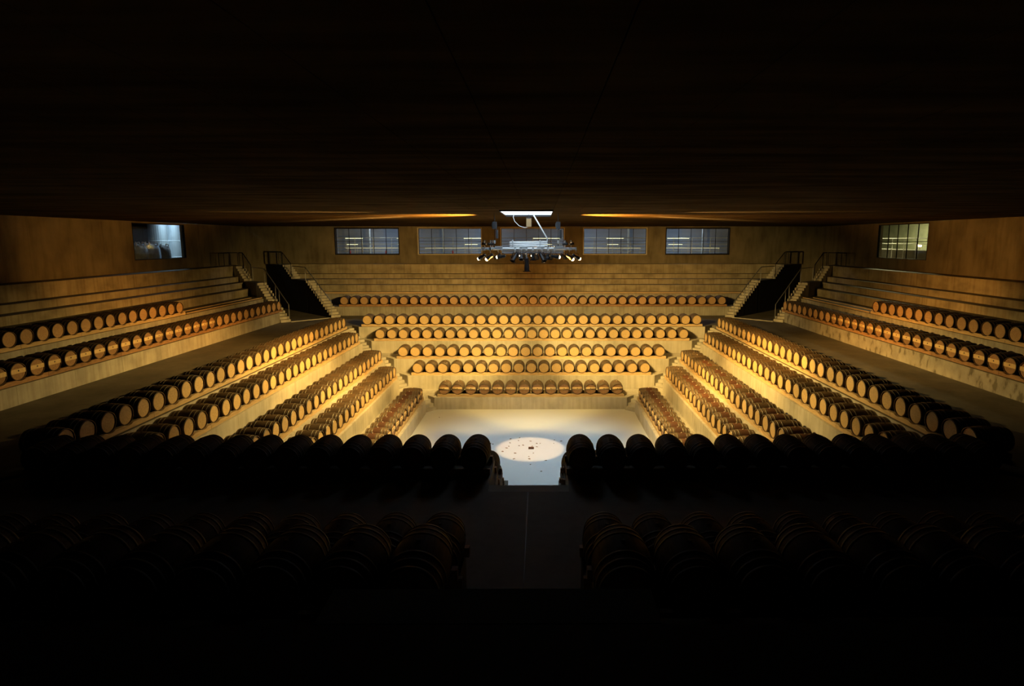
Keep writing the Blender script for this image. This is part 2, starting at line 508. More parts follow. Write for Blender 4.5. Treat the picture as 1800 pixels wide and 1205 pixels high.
# ------------------------------------------------------------------ ceiling of long cast strips, with the skylight well
ce = struct(link('ceiling', None))
SKX, SKY0, SKY1 = 1.035, -2.55, 1.05
ys = [-WN, -17.7, -10, SKY0, SKY1, 8.5, 16.5, W]
xs = [-W, -22.77] + [-20.7 + 2.07 * i for i in range(3)]
xs = [-W, -22.77, -20.70, -18.63, -16.56] + [-15.525 + 1.035 * i for i in range(31)] + [16.56, 18.63, 20.70, 22.77, W]
core = MB()
for y0, y1 in zip(ys, ys[1:]):
    for x0, x1 in zip(xs, xs[1:]):
        if y0 == SKY0 and abs(x0 + x1) / 2 < SKX:
            continue
        MB().box(x0 + .004, x1 - .004, y0 + .004, y1 - .004, ZCEIL, ZCEIL + .031).build('panel', M['ceiling'], ce)
for a in ((-W, W, -WN, SKY0), (-W, W, SKY1, W), (-W, -SKX, SKY0, SKY1), (SKX, W, SKY0, SKY1)):
    core.box(*a, ZCEIL + .03, ZCEIL + .35)
core.build('core', M['ceiling'], ce)
sk = thing('skylight', 'glowing white rectangular skylight in the dark ceiling above the light rig', 'skylight', (0, (SKY0 + SKY1) / 2, ZCEIL))
MB().box(-SKX + .03, SKX - .03, -1.77, 1.77, -.03, .0).build('diffuser', M['skylight'], sk)
MB().box(-SKX + .002, -SKX + .03, -1.797, 1.797, -.06, .06).box(SKX - .03, SKX - .002, -1.797, 1.797, -.06, .06).box(-SKX + .03, SKX - .03, -1.797, -1.77, -.06, .06).box(-SKX + .03, SKX - .03, 1.77, 1.797, -.12, .06).build('frame', M['frame'], sk)

# ------------------------------------------------------------------ windows
def window(name, side, dist, t0, t1, z0, z1, cols=5, rows=2, bars=True):
    w_ = struct(link(name, None))
    def bx(t0, t1, d0, d1, z0, z1, nm, m):
        p, q = side_xy(side, t0, d0), side_xy(side, t1, d1)
        MB().box(min(p[0], q[0]), max(p[0], q[0]), min(p[1], q[1]), max(p[1], q[1]), z0, z1).build(nm, m, w_)
    far_ = side == 'far'
    d = dist + (.22 if far_ else .06)
    f = .11 if far_ else .05
    bx(t0, t1, d, d + .06, z1 - f, z1, 'window_frame', M['frame']); bx(t0, t1, d, d + .06, z0, z0 + f, 'window_frame', M['frame'])
    bx(t0, t0 + f, d, d + .06, z0 + f, z1 - f, 'window_frame', M['frame']); bx(t1 - f, t1, d, d + .06, z0 + f, z1 - f, 'window_frame', M['frame'])
    e = .07 if far_ else .025
    for (a, b, c, d_) in ((t0, t1, z1 - e, z1), (t0, t1, z0, z0 + e), (t0, t0 + e, z0 + e, z1 - e), (t1 - e, t1, z0 + e, z1 - e)):
        bx(a + .001, b - .001, dist - .015, d - .005, c + .001, d_ - .001, 'lining', M['lining'] if name in ('window_2', 'window_3', 'window_4') else M['frame'])  # middle linings coloured as lit, the others left dark
    if not bars:
        cols = rows = 1
    cw, ch = (t1 - t0 - 2 * f) / cols, (z1 - z0 - 2 * f) / rows
    for i in range(1, cols):
        x = t0 + f + i * cw
        bx(x - .02, x + .02, d, d + .05, z0 + f, z1 - f, 'mullion', M['frame'])
    for j in range(1, rows):
        z = z0 + f + j * ch
        bx(t0 + f, t1 - f, d + .004, d + .046, z - .018, z + .018, 'transom', M['frame'])
    for i in range(cols):
        for j in range(rows):
            bx(t0 + f + i * cw + .021, t0 + f + (i + 1) * cw - .021, d + .02, d + .028, z0 + f + j * ch + .019, z0 + f + (j + 1) * ch - .019, 'pane', M['glass'])
for i, x in enumerate(WINX):
    window('window_%d' % (i + 1), 'far', W, x - WW / 2, x + WW / 2, ZW0, ZW1)
window('window_6', 'left', W, 10.6, 15.8, ZW0, ZW1, bars=False)
window('window_7', 'right', W, 10.6, 15.9, ZW0, ZW1)

# ------------------------------------------------------------------ barrels
def barrel_profile():
    L2, rb, re = .475, .345, .298
    pts = []
    for i in range(13):
        y = -L2 + 2 * L2 * i / 12
        pts.append((re + (rb - re) * (1 - (y / L2) ** 2), y))
    return pts
def rad(y):
    return .298 + .047 * (1 - (y / .475) ** 2)
def staves_mb(n=28, mi=(0, 1)):
    mb = MB()
    prof = barrel_profile()
    mb.lathe([(.283, -.475)] + prof + [(.283, .475)], n, mi[0])
    for s in (-1, 1):
        ring = [(.283, s * .475), (.274, s * .437)]
        mb.lathe(ring if s > 0 else ring[::-1], n, mi[1])
        if s < 0:
            pass
    return mb
def disc_mb(y, n=28, mi=0, r=.276, face=-1):
    mb = MB()
    v = [(r * math.cos(2 * PI * i / n), y, r * math.sin(2 * PI * i / n)) for i in range(n)]
    v2 = [(a, y + .02 * -face, c) for a, _, c in v]
    f = tuple(range(n))
    fs = [f if face < 0 else f[::-1], tuple(n + i for i in (f[::-1] if face < 0 else f))]
    mb.add(v + v2, fs, mi)
    return mb
def hoop_mb(y0, y1, n=28, mi=0):
    return MB().lathe([(rad(y0) + .0005, y0), (rad(y0) + .005, y0), (rad(y1) + .005, y1), (rad(y1) + .0005, y1)], n, mi)
HOOPS = [(-.470, -.430), (-.345, -.308), (-.215, -.180), (.180, .215), (.308, .345), (.430, .470)]
me_st = {k: staves_mb().mesh('staves', [M[k], M['rim']], True) for k in ('oak', 'oak_stained', 'oak_shade')}
me_hd = {k: disc_mb(-.440, face=-1).mesh('head', M[k]) for k in ('head', 'head_orange', 'head_brown')}
me_hb = disc_mb(.440, face=1).mesh('head', M['head_orange'])
me_hbd = disc_mb(.440, face=1).mesh('head', M['head_brown'])
me_hoop = [hoop_mb(*h).mesh('hoop', M['hoop'], True) for h in HOOPS]
me_hoopd = [hoop_mb(*h).mesh('hoop', M['hoop_dark'], True) for h in HOOPS]
me_bung = MB().tube((0, 0, .338), (0, 0, .372), .028, 10, r2=.02).mesh('bung', M['bung'])
me_bungd = MB().tube((0, 0, .338), (0, 0, .36), .028, 10, r2=.02).mesh('bung', M['bung_dark'])
me_bar = MB().box(-.272, .272, -.468, -.4405, -.03, .10).box(-.276, .276, -.462, -.4405, -.052, -.034, 0).mesh('crossbar', [M['crossbar']])
me_tap = MB().tube((0, -.474, .035), (0, -.4685, .035), .026, 10).mesh('tap_bung', M['bung_dark'])

def make_barrel(kind):
    """kind: plain, orange, brown (head tone), stained, barred"""
    t = link('wine_barrel', None)
    stn = kind in ('stained', 'barred_stained')
    z = .345
    def part(nm, me):
        return link(nm, me, t, (0, 0, z))
    part('staves', me_st['oak_stained' if stn else 'oak_shade' if kind == 'dark' else 'oak'])
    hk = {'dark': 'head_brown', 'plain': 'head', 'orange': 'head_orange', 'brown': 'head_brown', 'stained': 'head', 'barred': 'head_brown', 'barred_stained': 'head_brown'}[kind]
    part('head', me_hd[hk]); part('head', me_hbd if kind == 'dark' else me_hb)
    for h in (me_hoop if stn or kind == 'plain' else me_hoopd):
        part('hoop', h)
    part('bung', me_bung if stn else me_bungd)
    if kind.startswith('barred'):
        cb = part('crossbar', me_bar); link('tap_bung', me_tap, cb)
    return t
def dup(root):
    r = root.copy(); C.objects.link(r)
    for ch in root.children:
        c = ch.copy(); C.objects.link(c); c.parent = r
        for g in ch.children:
            e = g.copy(); C.objects.link(e); e.parent = c
    return r

ROWW = dict(A='lowest row', B='second row up', C='third row up', D='fourth row up', E='fifth row up', F='sixth row up', G='seventh row up')
ORD = ['first', 'second', 'third', 'fourth', 'fifth', 'sixth', 'seventh', 'eighth', 'ninth', 'tenth', 'eleventh', 'twelfth', 'thirteenth',
       'fourteenth', 'fifteenth', 'sixteenth', 'seventeenth', 'eighteenth', 'nineteenth', 'twentieth']
ORD += ['twenty-' + o for o in ORD[:9]] + ['thirtieth'] + ['thirty-' + o for o in ORD[:9]]
ROTZ = dict(far=0, left=PI / 2, right=-PI / 2, near=PI)
spots = []       # (distance, x, y, z, rotz, kind, label, group)
def kind_of(side, k, i):
    if side == 'near': return 'dark'  # near barrels get the wood with shade put into its colour
    if k == 'A': return 'barred_stained'
    if side == 'far':
        return 'orange' if k == 'F' else 'plain'
    if k == 'F' and ((side == 'left' and i >= 11) or (side == 'right' and i >= 9)): return 'barred'
    if k == 'B' and side == 'right' or (k == 'C' and side == 'right' and i % 3): return 'stained'
    if k in 'FG': return 'orange'
    return 'plain'
def put(side, k, t, i, label, group):
    d = HEAD[k] + OFF[side] + .475
    x, y = side_xy(side, t, d)
    j = R.uniform(-.012, .012); x += j * (side in ('left', 'right')); y += j * (side in ('far', 'near'))
    z = ZC[k] - .345
    dist = (Vector((x, y, z)) - Vector(CAM)).length
    spots.append((dist, x, y, z, ROTZ[side] + R.uniform(-.02, .02), kind_of(side, k, i), label, group, k))
look = lambda kind: {'plain': 'pale-headed', 'orange': 'orange-headed', 'stained': 'red-stained', 'barred': 'crossbarred', 'barred_stained': 'crossbarred'}[kind]
RACKS = {}
OY = dict(A=.2225, B=.12, C=-.09, D=-.2163, E=-.2138, F=.01)
for side in ('far', 'left', 'right'):
    for k in 'ABCDEF':
        n = NUM[k]
        h = (n - 1) / 2 * SP[k]
        cnt = n
        if side != 'far' and k == 'F': cnt = 31
        for i in range(cnt):
            if side == 'far':
                t = -h + i * SP[k]; lab = '%s barrel, %s from the left in the %s of the far side' % (look(kind_of(side, k, i)), ORD[i], ROWW[k])
            else:
                t = h + OY[k] * (1 if side == 'left' else 1) - i * SP[k]
                lab = '%s barrel, %s from the far end, %s, %s side' % (look(kind_of(side, k, i)), ORD[i], ROWW[k], side)
            put(side, k, t, i, lab, 'barrels in the %s, %s side' % (ROWW[k], side))
        RACKS[side, k] = ((-h, h) if side == 'far' else (h + OY[k] - (cnt - 1) * SP[k], h + OY[k]))
for side, t0, cnt in (('left', 6.21, 18), ('right', 6.55, 17)):
    for i in range(cnt):
        put(side, 'G', t0 - i * SP['G'], i, '%s barrel, %s from the far end, seventh row up, %s side' % (look('orange'), ORD[i], side), 'barrels in the seventh row up, %s side' % side)
NEAR = {'E': ('third nearest row', 1.0067, 1.5099, 15, 14), 'F': ('second nearest row', .9036, 1.5046, 11, 11), 'G': ('nearest row', .80, 1.4637, 9, 9),
        'D': ('fourth nearest row', 1.0, 1.5, 3, 3), 'C': ('fifth nearest row', 1.0, 1.5, 2, 2), 'B': ('sixth nearest row', 1.0, 1.5, 2, 2)}
for k, (rw, gl_, gr_, nl, nr) in NEAR.items():
    for s, g0, n in ((-1, gl_, nl), (1, gr_, nr)):
        for i in range(n):
            put('near', k, s * (g0 + i * SP[k]), i, 'shade-darkened barrel, %s %s of the stair gap in the %s' % (ORD[i], 'left' if s < 0 else 'right', rw), 'barrels in the %s, %s of the gap' % (rw, 'left' if s < 0 else 'right'))
spots.sort(key=lambda a: a[0])
protos = {}
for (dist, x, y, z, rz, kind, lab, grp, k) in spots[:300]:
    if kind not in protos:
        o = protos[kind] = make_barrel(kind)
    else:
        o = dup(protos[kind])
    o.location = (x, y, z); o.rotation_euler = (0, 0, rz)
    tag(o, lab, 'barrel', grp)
# the smallest ones, past the limit of 300, joined into one object of kind stuff
far_mats = [M['oak'], M['rim'], M['head'], M['head_orange'], M['head_brown'], M['hoop'], M['bung'], M['crossbar'], M['oak_stained'], M['hoop_dark'], M['bung_dark']]
def far_barrel(kind):
    stn = kind in ('stained', 'barred_stained')
    mb = staves_mb(20, (8 if stn else 0, 1))
    hm = {'plain': 2, 'orange': 3, 'stained': 2, 'barred': 4, 'barred_stained': 4}[kind]
    d = disc_mb(-.440, 20, hm); mb.add(d.v, d.f[:1], hm)
    d = disc_mb(.440, 20, 3, face=1); mb.add(d.v, d.f[:1], 3)
    for h in HOOPS:
        q = hoop_mb(*h, 20); mb.add(q.v, q.f, 5 if stn or kind == 'plain' else 9)
    mb.tube((0, 0, .338), (0, 0, .372), .028, 6, 6 if stn else 10, r2=.02)
    if kind.startswith('barred'):
        mb.box(-.272, .272, -.468, -.4405, -.03, .10, 7); mb.tube((0, -.474, .035), (0, -.4685, .035), .026, 8, 10)
    return mb
cache = {}
big = MB()
for (dist, x, y, z, rz, kind, lab, grp, k) in spots[300:]:
    if kind not in cache: cache[kind] = far_barrel(kind)
    q = cache[kind]; c, s = math.cos(rz), math.sin(rz)
    kk = len(big.v)
    big.v += [(x + c * a - s * b, y + s * a + c * b, z + .345 + e) for a, b, e in q.v]
    big.f += [tuple(i + kk for i in f) for f in q.f]
    big.mi += q.mi
tag(big.build('distant_barrels', far_mats, smooth=True), 'rows of pale-headed oak barrels lying on the far terraces', 'barrels', kind='stuff')

# ------------------------------------------------------------------ timber racks under the rows
def rack(side, k, t0, t1, label, scallop=True, m=None, seg=4, phase=None):
    m = m or M['timber']
    t_ = thing('barrel_rack', label, 'rack', (0, 0, 0))
    sp = SP[k]
    n = round((t1 - t0) / sp) + 1
    zb = LEV[k]
    for (dd, tag_) in ((-.045, 'f'), (.79, 'b')):
        d0 = HEAD[k] + OFF[side] + dd
        i = 0
        while i < n:
            c = min(seg, n - i)
            prof = []
            a, b = t0 + (i - .5) * sp + .006, t0 + (i + c - .5) * sp - .006
            if scallop:
                for q in range(c * 8 + 1):
                    t = a + (b - a) * q / (c * 8)
                    x = ((t - t0) / sp + .5) % 1 - .5
                    x *= sp
                    r0 = .312
                    zz = .41 - math.sqrt(max(r0 * r0 - x * x, 0)) if abs(x) < .30 else .3
                    prof.append((t, min(zz - .002, .150)))
            else:
                prof = [(a, .09), (b, .09)]
            mb = MB()
            vs = []
            for (t, z) in prof:
                for d in (d0, d0 + (.10 if tag_ == 'f' else .075)):
                    x, y = side_xy(side, t, d)
                    vs += [(x, y, zb), (x, y, zb + z)]
            fs = []
            np_ = len(prof)
            for q in range(np_ - 1):
                o, p = q * 4, q * 4 + 4
                fs += [(o, p, p + 1, o + 1), (o + 1, p + 1, p + 3, o + 3), (o + 3, p + 3, p + 2, o + 2), (o + 2, p + 2, p, o)]
            fs += [(0, 1, 3, 2), ((np_ - 1) * 4, (np_ - 1) * 4 + 2, (np_ - 1) * 4 + 3, (np_ - 1) * 4 + 1)]
            mb.add(vs, fs)
            mb.build('rail', m, t_)
            i += c
    return t_
for (side, k), (t0, t1) in RACKS.items():
    rack(side, k, t0, t1, '%s timber rack under the %s of barrels, %s side' % ('brown' if k == 'F' else 'pale', ROWW[k], side), True,
         M['timber_red'] if k == 'F' else M['timber'], seg=5)
rack('left', 'G', 6.21 - 17 * SP['G'], 6.21, 'pale timber rack under the seventh row of barrels, left side')
rack('right', 'G', 6.55 - 16 * SP['G'], 6.55, 'pale timber rack under the seventh row of barrels, right side')
for k, (rw, gl_, gr_, nl, nr) in NEAR.items():
    rack('near', k, -(gl_ + (nl - 1) * SP[k]), -gl_, 'dark timber rack under the %s of barrels, left of the gap' % rw, m=M['timber_red'])
    rack('near', k, gr_, gr_ + (nr - 1) * SP[k], 'dark timber rack under the %s of barrels, right of the gap' % rw, m=M['timber_red'])
# bare planks where the seventh ledge holds no barrels
def planks(side, t0, t1, label, z=LEV['G'], k='G', ds=((.0, .1, .07), (.78, .09, .05))):
    t_ = thing('plank_row', label, 'planks')
    L = 4.9
    for dd, wd, hh in ds:
        d0 = HEAD[k] + OFF[side] + dd
        a = t0
        while a < t1 - .3:
            b = min(a + L, t1)
            p, q = side_xy(side, a + .01, d0 + R.uniform(0, .02)), side_xy(side, b - .01, d0 + wd)
            MB().box(min(p[0], q[0]), max(p[0], q[0]), min(p[1], q[1]), max(p[1], q[1]), z, z + hh).build('plank', M['timber'], t_)
            a = b
planks('far', -16.6, 16.6, 'bare pale planks lying along the empty ledge below the far benches')
planks('left', 6.75, 15.6, 'bare pale planks beyond the last barrel on the upper left ledge')
planks('right', 7.1, 15.6, 'bare pale planks beyond the last barrel on the upper right ledge')

# ------------------------------------------------------------------ railings
def railing(pts, label, closed_bars=0, r=.03, mat_=None):
    """pts: floor points (x,y,z); handrail 1 m above; posts at each point; closed_bars horizontal bars between"""
    t_ = thing('handrail', label, 'railing', pts[0])
    b = Vector(pts[0])
    P = [Vector(p) - b for p in pts]
    up = Vector((0, 0, 1.0))
    m = mat_ or M['rail_steel']
    MB().path([p + up for p in P], r).build('top_rail', m, t_)
    for p in P:
        MB().tube(p, p + up, r * .9).build('post', m, t_)
    for q in range(closed_bars):
        h = Vector((0, 0, .12 + .8 * q / max(1, closed_bars - 1)))
        MB().path([p + h for p in P], .008, 6).build('bar', m, t_)
    return t_
def at_uw(u, wv, z, sx):
    x, y = uwxy(u, wv, sx, 1)
    return (x, y, z)
rise = (LEV['K'] - LEV['E']) / 20
for sx, nm in ((1, 'left'), (-1, 'right')):
    zE = LEV['E']
    for wv, who in ((-1.81, 'side'), (1.16, 'far')):
        f = [(21.45, rise), (23.0, rise * 6), (23.6, rise * 8), (25.5, rise * 14), (27.8, rise * 14)]
        railing([at_uw(u, wv, zE + h, sx) for u, h in f], 'thin steel handrail on the lower flight by the %s terraces, %s corner' % (who, nm))
        g = [(28.1, rise * 15), (29.7, rise * 20), (30.5, rise * 20)]
        railing([at_uw(u, wv, zE + h, sx) for u, h in g], 'dark barred railing on the upper flight by the %s terraces, %s corner' % (who, nm), 7, mat_=M['black'])
    railing([(-23.12 * sx, 17.9, LEV['K']), (-23.12 * sx, 18.6, LEV['K']), (-23.12 * sx, 20.6, LEV['K'])], 'black barred guardrail on the top terrace beneath the %s wall' % nm, 8, .03, M['black'])
    railing([(-21.9 * sx, 23.3, LEV['K']), (-20.9 * sx, 23.3, LEV['K'])], 'black barred guardrail against the far wall, %s corner' % nm, 8, .05, M['black'])
    w1 = at_uw(27.9, 1.75, zE + rise * 14, sx)

# ------------------------------------------------------------------ light rig hung over the pit
RIGZ = 8.83
rig = thing('lighting_truss', 'pale steel lighting rig of pipes hanging below the skylight', 'lighting rig', (0, 0, RIGZ))
MB().tube((-1.95, 0, 0), (2.06, 0, 0), .055, 12).build('pipe', M['steel'], rig)
MB().tube((-1.95, 1.0, 0), (2.06, 1.0, 0), .05, 12).build('pipe', M['steel'], rig)
for x in (-1.7, -.1, 1.8):
    MB().tube((x, -.05, -.01), (x, 1.05, -.01), .04, 10).build('cross_pipe', M['steel'], rig)
for x in (-1.25, .55, 1.35, -.2):
    MB().box(x - .16, x + .16, -.06, .06, .04, .11).build('junction_box', M['steel'], rig)
for x in (-.65, .52):
    MB().box(x - .03, x + .03, -.03, .03, .05, .38).build('upright', M['steel'], rig)
cable = []
for i in range(5):
    z = .10 + i * .045
    xx = (-.78, .84) if i % 2 == 0 else (.84, -.78)
    cable += [(xx[0], 0, z), (xx[1], 0, z + .02)]
cable += [(.84, 0, .36), (.84, 0, .42), (.25, .25, 1.42)]
MB().path(cable, .028, 8).build('folded_cable', M['steel'], rig)
for x, nm in ((-1.42, 'left'), (1.30, 'right')):
    t = thing('chain_hoist', 'grey chain hoist holding up the %s end of the light rig' % nm, 'hoist', (x, 0, 9.55))
    MB().box(-.09, .09, -.1, .1, .12, .42).box(-.12, .02, -.07, .07, .20, .36).build('motor_body', M['hoist'], t)
    MB().box(.05, .15, -.06, .06, -.28, .08).build('chain_bag', M['hoist'], t)
    MB().path([(.05, 0, .1), (.02, 0, .14)], .02).tube((.0, 0, .42), (.0, 0, ZCEIL - 9.55), .014).build('upper_chain', M['black'], t)
    MB().tube((0, 0, -.68), (0, 0, .12), .012).build('lower_chain', M['black'], t)
    MB().box(-.04, .04, -.03, .03, -.46, -.36).tube((0, 0, -.5), (0, 0, -.46), .03, 8).build('hook', M['steel'], t)
t = thing('cable_box', 'brassy cable box hanging under the skylight edge', 'box', (.03, .9, 9.78))
MB().box(-.11, .11, -.08, .08, 0, .36).build('case', M['brass'], t)
MB().box(-.12, .12, -.09, .09, .36, .40).tube((0, 0, .40), (0, 0, ZCEIL - 9.78), .02).build('hanger', M['black'], t)
tag(MB().path([(-.62, .9, 10.33), (-.66, .9, 10.2), (-.6, .9, 10.02), (-.4, .9, 9.82), (-.15, .9, 9.74), (.0, .9, 9.77)], .012).build('loose_cable', M['steel']), 'thin cable looping down beneath the skylight to the brassy box', 'cable')

def spot_lamp(x, y, target, label, length=.34, rad_=.085, power=0, angle=50, blend=.6, lit=True, color=WARM, z=RIGZ - .33, size=.05, ring=True, dome=False):
    """a theatre lantern on a clamp and yoke; its own spot light sits just before the lens"""
    t = thing('stage_lamp', label, 'stage lamp', (x, y, z))
    d = (Vector(target) - Vector((x, y, z))).normalized()
    q = d.to_track_quat('-Z', 'Y')
    def oriented(mb, nm, m, smooth=False):
        o = mb.build(nm, m, t, smooth=smooth); o.rotation_mode = 'QUATERNION'; o.rotation_quaternion = q; return o
    h = length / 2
    oriented(MB().lathe([(rad_ * .45, h), (rad_ * .8, h * .8), (rad_ * .85, 0), (rad_, -h * .5), (rad_, -h), (rad_ * .93, -h), (rad_ * .9, -h * .6)], 16, axis='z'), 'lamp_body', M['black'])
    if dome:
        oriented(MB().lathe([(rad_ * .95, -h + .01), (rad_ * .9, -h - .03), (rad_ * .6, -h - .07), (0, -h - .085)], 16, axis='z'), 'lens', M['lens'], True)
    else:
        oriented(MB().tube((0, 0, -h * .72), (0, 0, -h * .68), rad_ * .88, 16), 'lens', M['lens'] if lit else M['frame'])
    if ring:
        oriented(MB().box(-rad_ * 1.15, rad_ * 1.15, -rad_ * 1.15, -rad_ * 1.02, -h - .02, -h + .01).box(-rad_ * 1.15, rad_ * 1.15, rad_ * 1.02, rad_ * 1.15, -h - .02, -h + .01).box(-rad_ * 1.15, -rad_ * 1.02, -rad_, rad_, -h - .02, -h + .01).box(rad_ * 1.02, rad_ * 1.15, -rad_, rad_, -h - .02, -h + .01), 'filter_frame', M['black'])
    top = RIGZ - z
    MB().path([(-rad_ - .02, 0, 0), (-rad_ - .02, 0, .12), (0, 0, .17), (rad_ + .02, 0, .12), (rad_ + .02, 0, 0)], .01, 6).build('yoke', M['black'], t)
    MB().tube((0, 0, .16), (0, 0, top - .03), .014).box(-.035, .035, -.06, .06, top - .07, top + .065).build('clamp', M['steel'], t)
    if power:
        l = bpy.data.lights.new('lamp_light', 'SPOT')
        l.energy = power; l.color = color; l.spot_size = math.radians(angle); l.spot_blend = blend; l.shadow_soft_size = size
        o = link('lamp_light', l, t, d * (h + .12)); o.rotation_mode = 'QUATERNION'; o.rotation_quaternion = q
    return t
# far side
spot_lamp(-.62, 1.0, (-7.0, 12.5, 3.0), 'black lantern aimed at the left part of the far rows', power=P_FAR, angle=68, blend=.6)
spot_lamp(-.15, 1.0, (-2.4, 8.0, 1.2), 'small black lantern aimed at the far rows left of centre', length=.26, power=P_LOW * .32, angle=86, blend=.35)
spot_lamp(.38, 1.0, (2.4, 8.0, 1.2), 'small black lantern aimed at the far rows right of centre', length=.26, power=P_LOW * .32, angle=86, blend=.35)
spot_lamp(.95, 1.0, (7.0, 12.5, 3.0), 'black lantern aimed at the right part of the far rows', power=P_FAR, angle=68, blend=.6)
# left side
spot_lamp(-1.95, .0, (-12.0, 2.0, 2.6), 'flaring lantern at the left tip of the rig', power=P_SIDE, angle=58, blend=.8, color=MID, dome=True)
spot_lamp(-1.62, 0, (-10.0, -1.2, 1.6), 'flaring lantern second from the left tip of the rig', power=P_LOW * 1.15, angle=80, blend=.8, dome=True)
spot_lamp(-1.35, 1.0, (-11.0, 8.5, 2.6), 'orange-lit black lantern on the rear pipe left end', power=P_SIDE * .6, angle=60, blend=.8, color=MID)
spot_lamp(-1.12, 0, (-21, 2.0, 5.6), 'flaring lantern third from the left tip of the rig', power=P_UP, angle=56, blend=1.0, color=AMBER, dome=True)
# right side
spot_lamp(2.06, .0, (12.0, 2.0, 2.6), 'flaring lantern at the right tip of the rig', power=P_SIDE, angle=58, blend=.8, color=MID, dome=True)
spot_lamp(1.78, 0, (10.0, -1.2, 1.6), 'flaring lantern second from the right tip of the rig', power=P_LOW * 1.15, angle=80, blend=.8, dome=True)
spot_lamp(1.55, 1.0, (11.0, 8.5, 2.6), 'orange-lit black lantern on the rear pipe right end', power=P_SIDE * .6, angle=60, blend=.8, color=MID)
spot_lamp(1.15, 0, (21, 2.0, 5.6), 'flaring lantern third from the right tip of the rig', power=P_UP, angle=56, blend=1.0, color=AMBER, dome=True)
# upper benches of the far side
for x, tx, nm in ((.15, .1, 'middle'), (-.42, -9.5, 'left'), (.62, 9.5, 'right')):
    spot_lamp(x, 1.0, (tx, 22, 7.4), 'small lantern on the rear pipe aimed at the %s of the far benches' % nm, length=.24, power=P_UP * (.5 if tx == .1 else .42), angle=36, blend=1.0, color=AMBER)
# centre
spot_lamp(-.05, 0, (.07, -.26, 0), 'long black lantern hanging straight down at the middle of the rig', length=.62, rad_=.11, power=P_DOWN, angle=23.5, blend=.25, color=(1, .62, .28), z=8.18, size=.02)
spot_lamp(.86, 0, (.3, -.4, 0), 'added cool fill lamp hanging straight down right of the short lantern', length=.24, rad_=.11, power=P_COOL_FILL, angle=84, blend=.7, color=(.52, .84, 1.05), size=.1)  # added lamp, stands in for cool skylight falling on the pit floor
spot_lamp(-.55, 0, (-5, -5.5, 0), 'slim lantern tilted down to the left beside the middle', length=.5, lit=False)
spot_lamp(.60, 0, (5, -5.5, 0), 'slim lantern tilted down to the right beside the middle', length=.5, lit=False)
spot_lamp(.22, 0, (.3, -.1, 0), 'short black lantern pointing down right of the middle', length=.3, lit=False)
spot_lamp(-.28, 0, (-1, -6.0, 0), 'short black lantern left of the long middle one', length=.26, lit=False)
# lanterns left shining up along the ceiling
for sx, nm in ((-1, 'left'), (1, 'right')):
    spot_lamp(1.85 * sx, 0, (11 * sx, 8.2, ZCEIL + .55), 'small lantern tipped up towards the %s ceiling' % nm, length=.2, rad_=.055, power=P_CEIL, angle=11, blend=1.0, z=RIGZ + .2, color=STREAK)
    spot_lamp(1.6 * sx, 0, (11 * sx, -1.0, ZCEIL + .4), 'small lantern tipped up and back towards the %s ceiling' % nm, length=.2, rad_=.055, power=P_CEIL * .8, angle=11, blend=1.0, z=RIGZ + .2, color=STREAK)
    spot_lamp(1.6 * sx, 1.0, (14 * sx, 8, ZCEIL + 6), 'small lantern on the rear pipe washing the %s ceiling' % nm, length=.2, rad_=.055, power=P_CEIL * .3, angle=60, blend=1.0, z=RIGZ + .2, color=AMBER)

# ------------------------------------------------------------------ litter on the pit floor
tag(MB().box(.0, .24, -.33, -.21, 0, .07).build('cardboard_box', M['brown']), 'small dark brown box lying in the pool of light on the floor', 'box')
LV = [(859, 772), (867, 779), (871, 780), (902, 771), (901, 778), (899, 784), (895, 787), (870, 793), (888, 793), (918, 769), (916, 774), (937, 775),
      (917, 783), (924, 782), (940, 784), (948, 785), (979, 773), (991, 775), (978, 779), (948, 779), (954, 779), (910, 796), (942, 796), (908, 806),
      (934, 802), (935, 806), (964, 809), (937, 816), (956, 828), (777, 733)]
def floor_pt(u, v):
    x = (u - 955.29) / 1019.887; y = (v - 566.0) / 1019.887
    c, s = math.cos(_p), math.sin(_p)
    Y, Z, X = c - s * y, -s - c * y, x
    t = -CAM[2] / Z
    return CAM[0] + t * X, CAM[1] + t * Y
for (u, v) in LV:
    x, y = floor_pt(u, v)
    a = R.uniform(.03, .07); b = a * R.uniform(.4, .8); th = R.uniform(0, PI)
    mb = MB()
    pts = [(a * math.cos(q * PI / 3), b * math.sin(q * PI / 3)) for q in range(6)]
    mb.add([(px, py, .004 + .014 * (i % 2)) for i, (px, py) in enumerate(pts)] + [(px, py, .001) for px, py in pts],
           [tuple(range(6)), tuple(range(6, 12))[::-1]] + [(i, i + 6, (i + 1) % 6 + 6, (i + 1) % 6) for i in range(6)])
    o = mb.build('dry_leaf', M['leaf'], None, (x, y, 0)); o.rotation_euler.z = th
    tag(o, 'curled scrap of dry leaf scattered on the pale pit floor', 'leaf', 'dry leaf scraps on the pit floor')

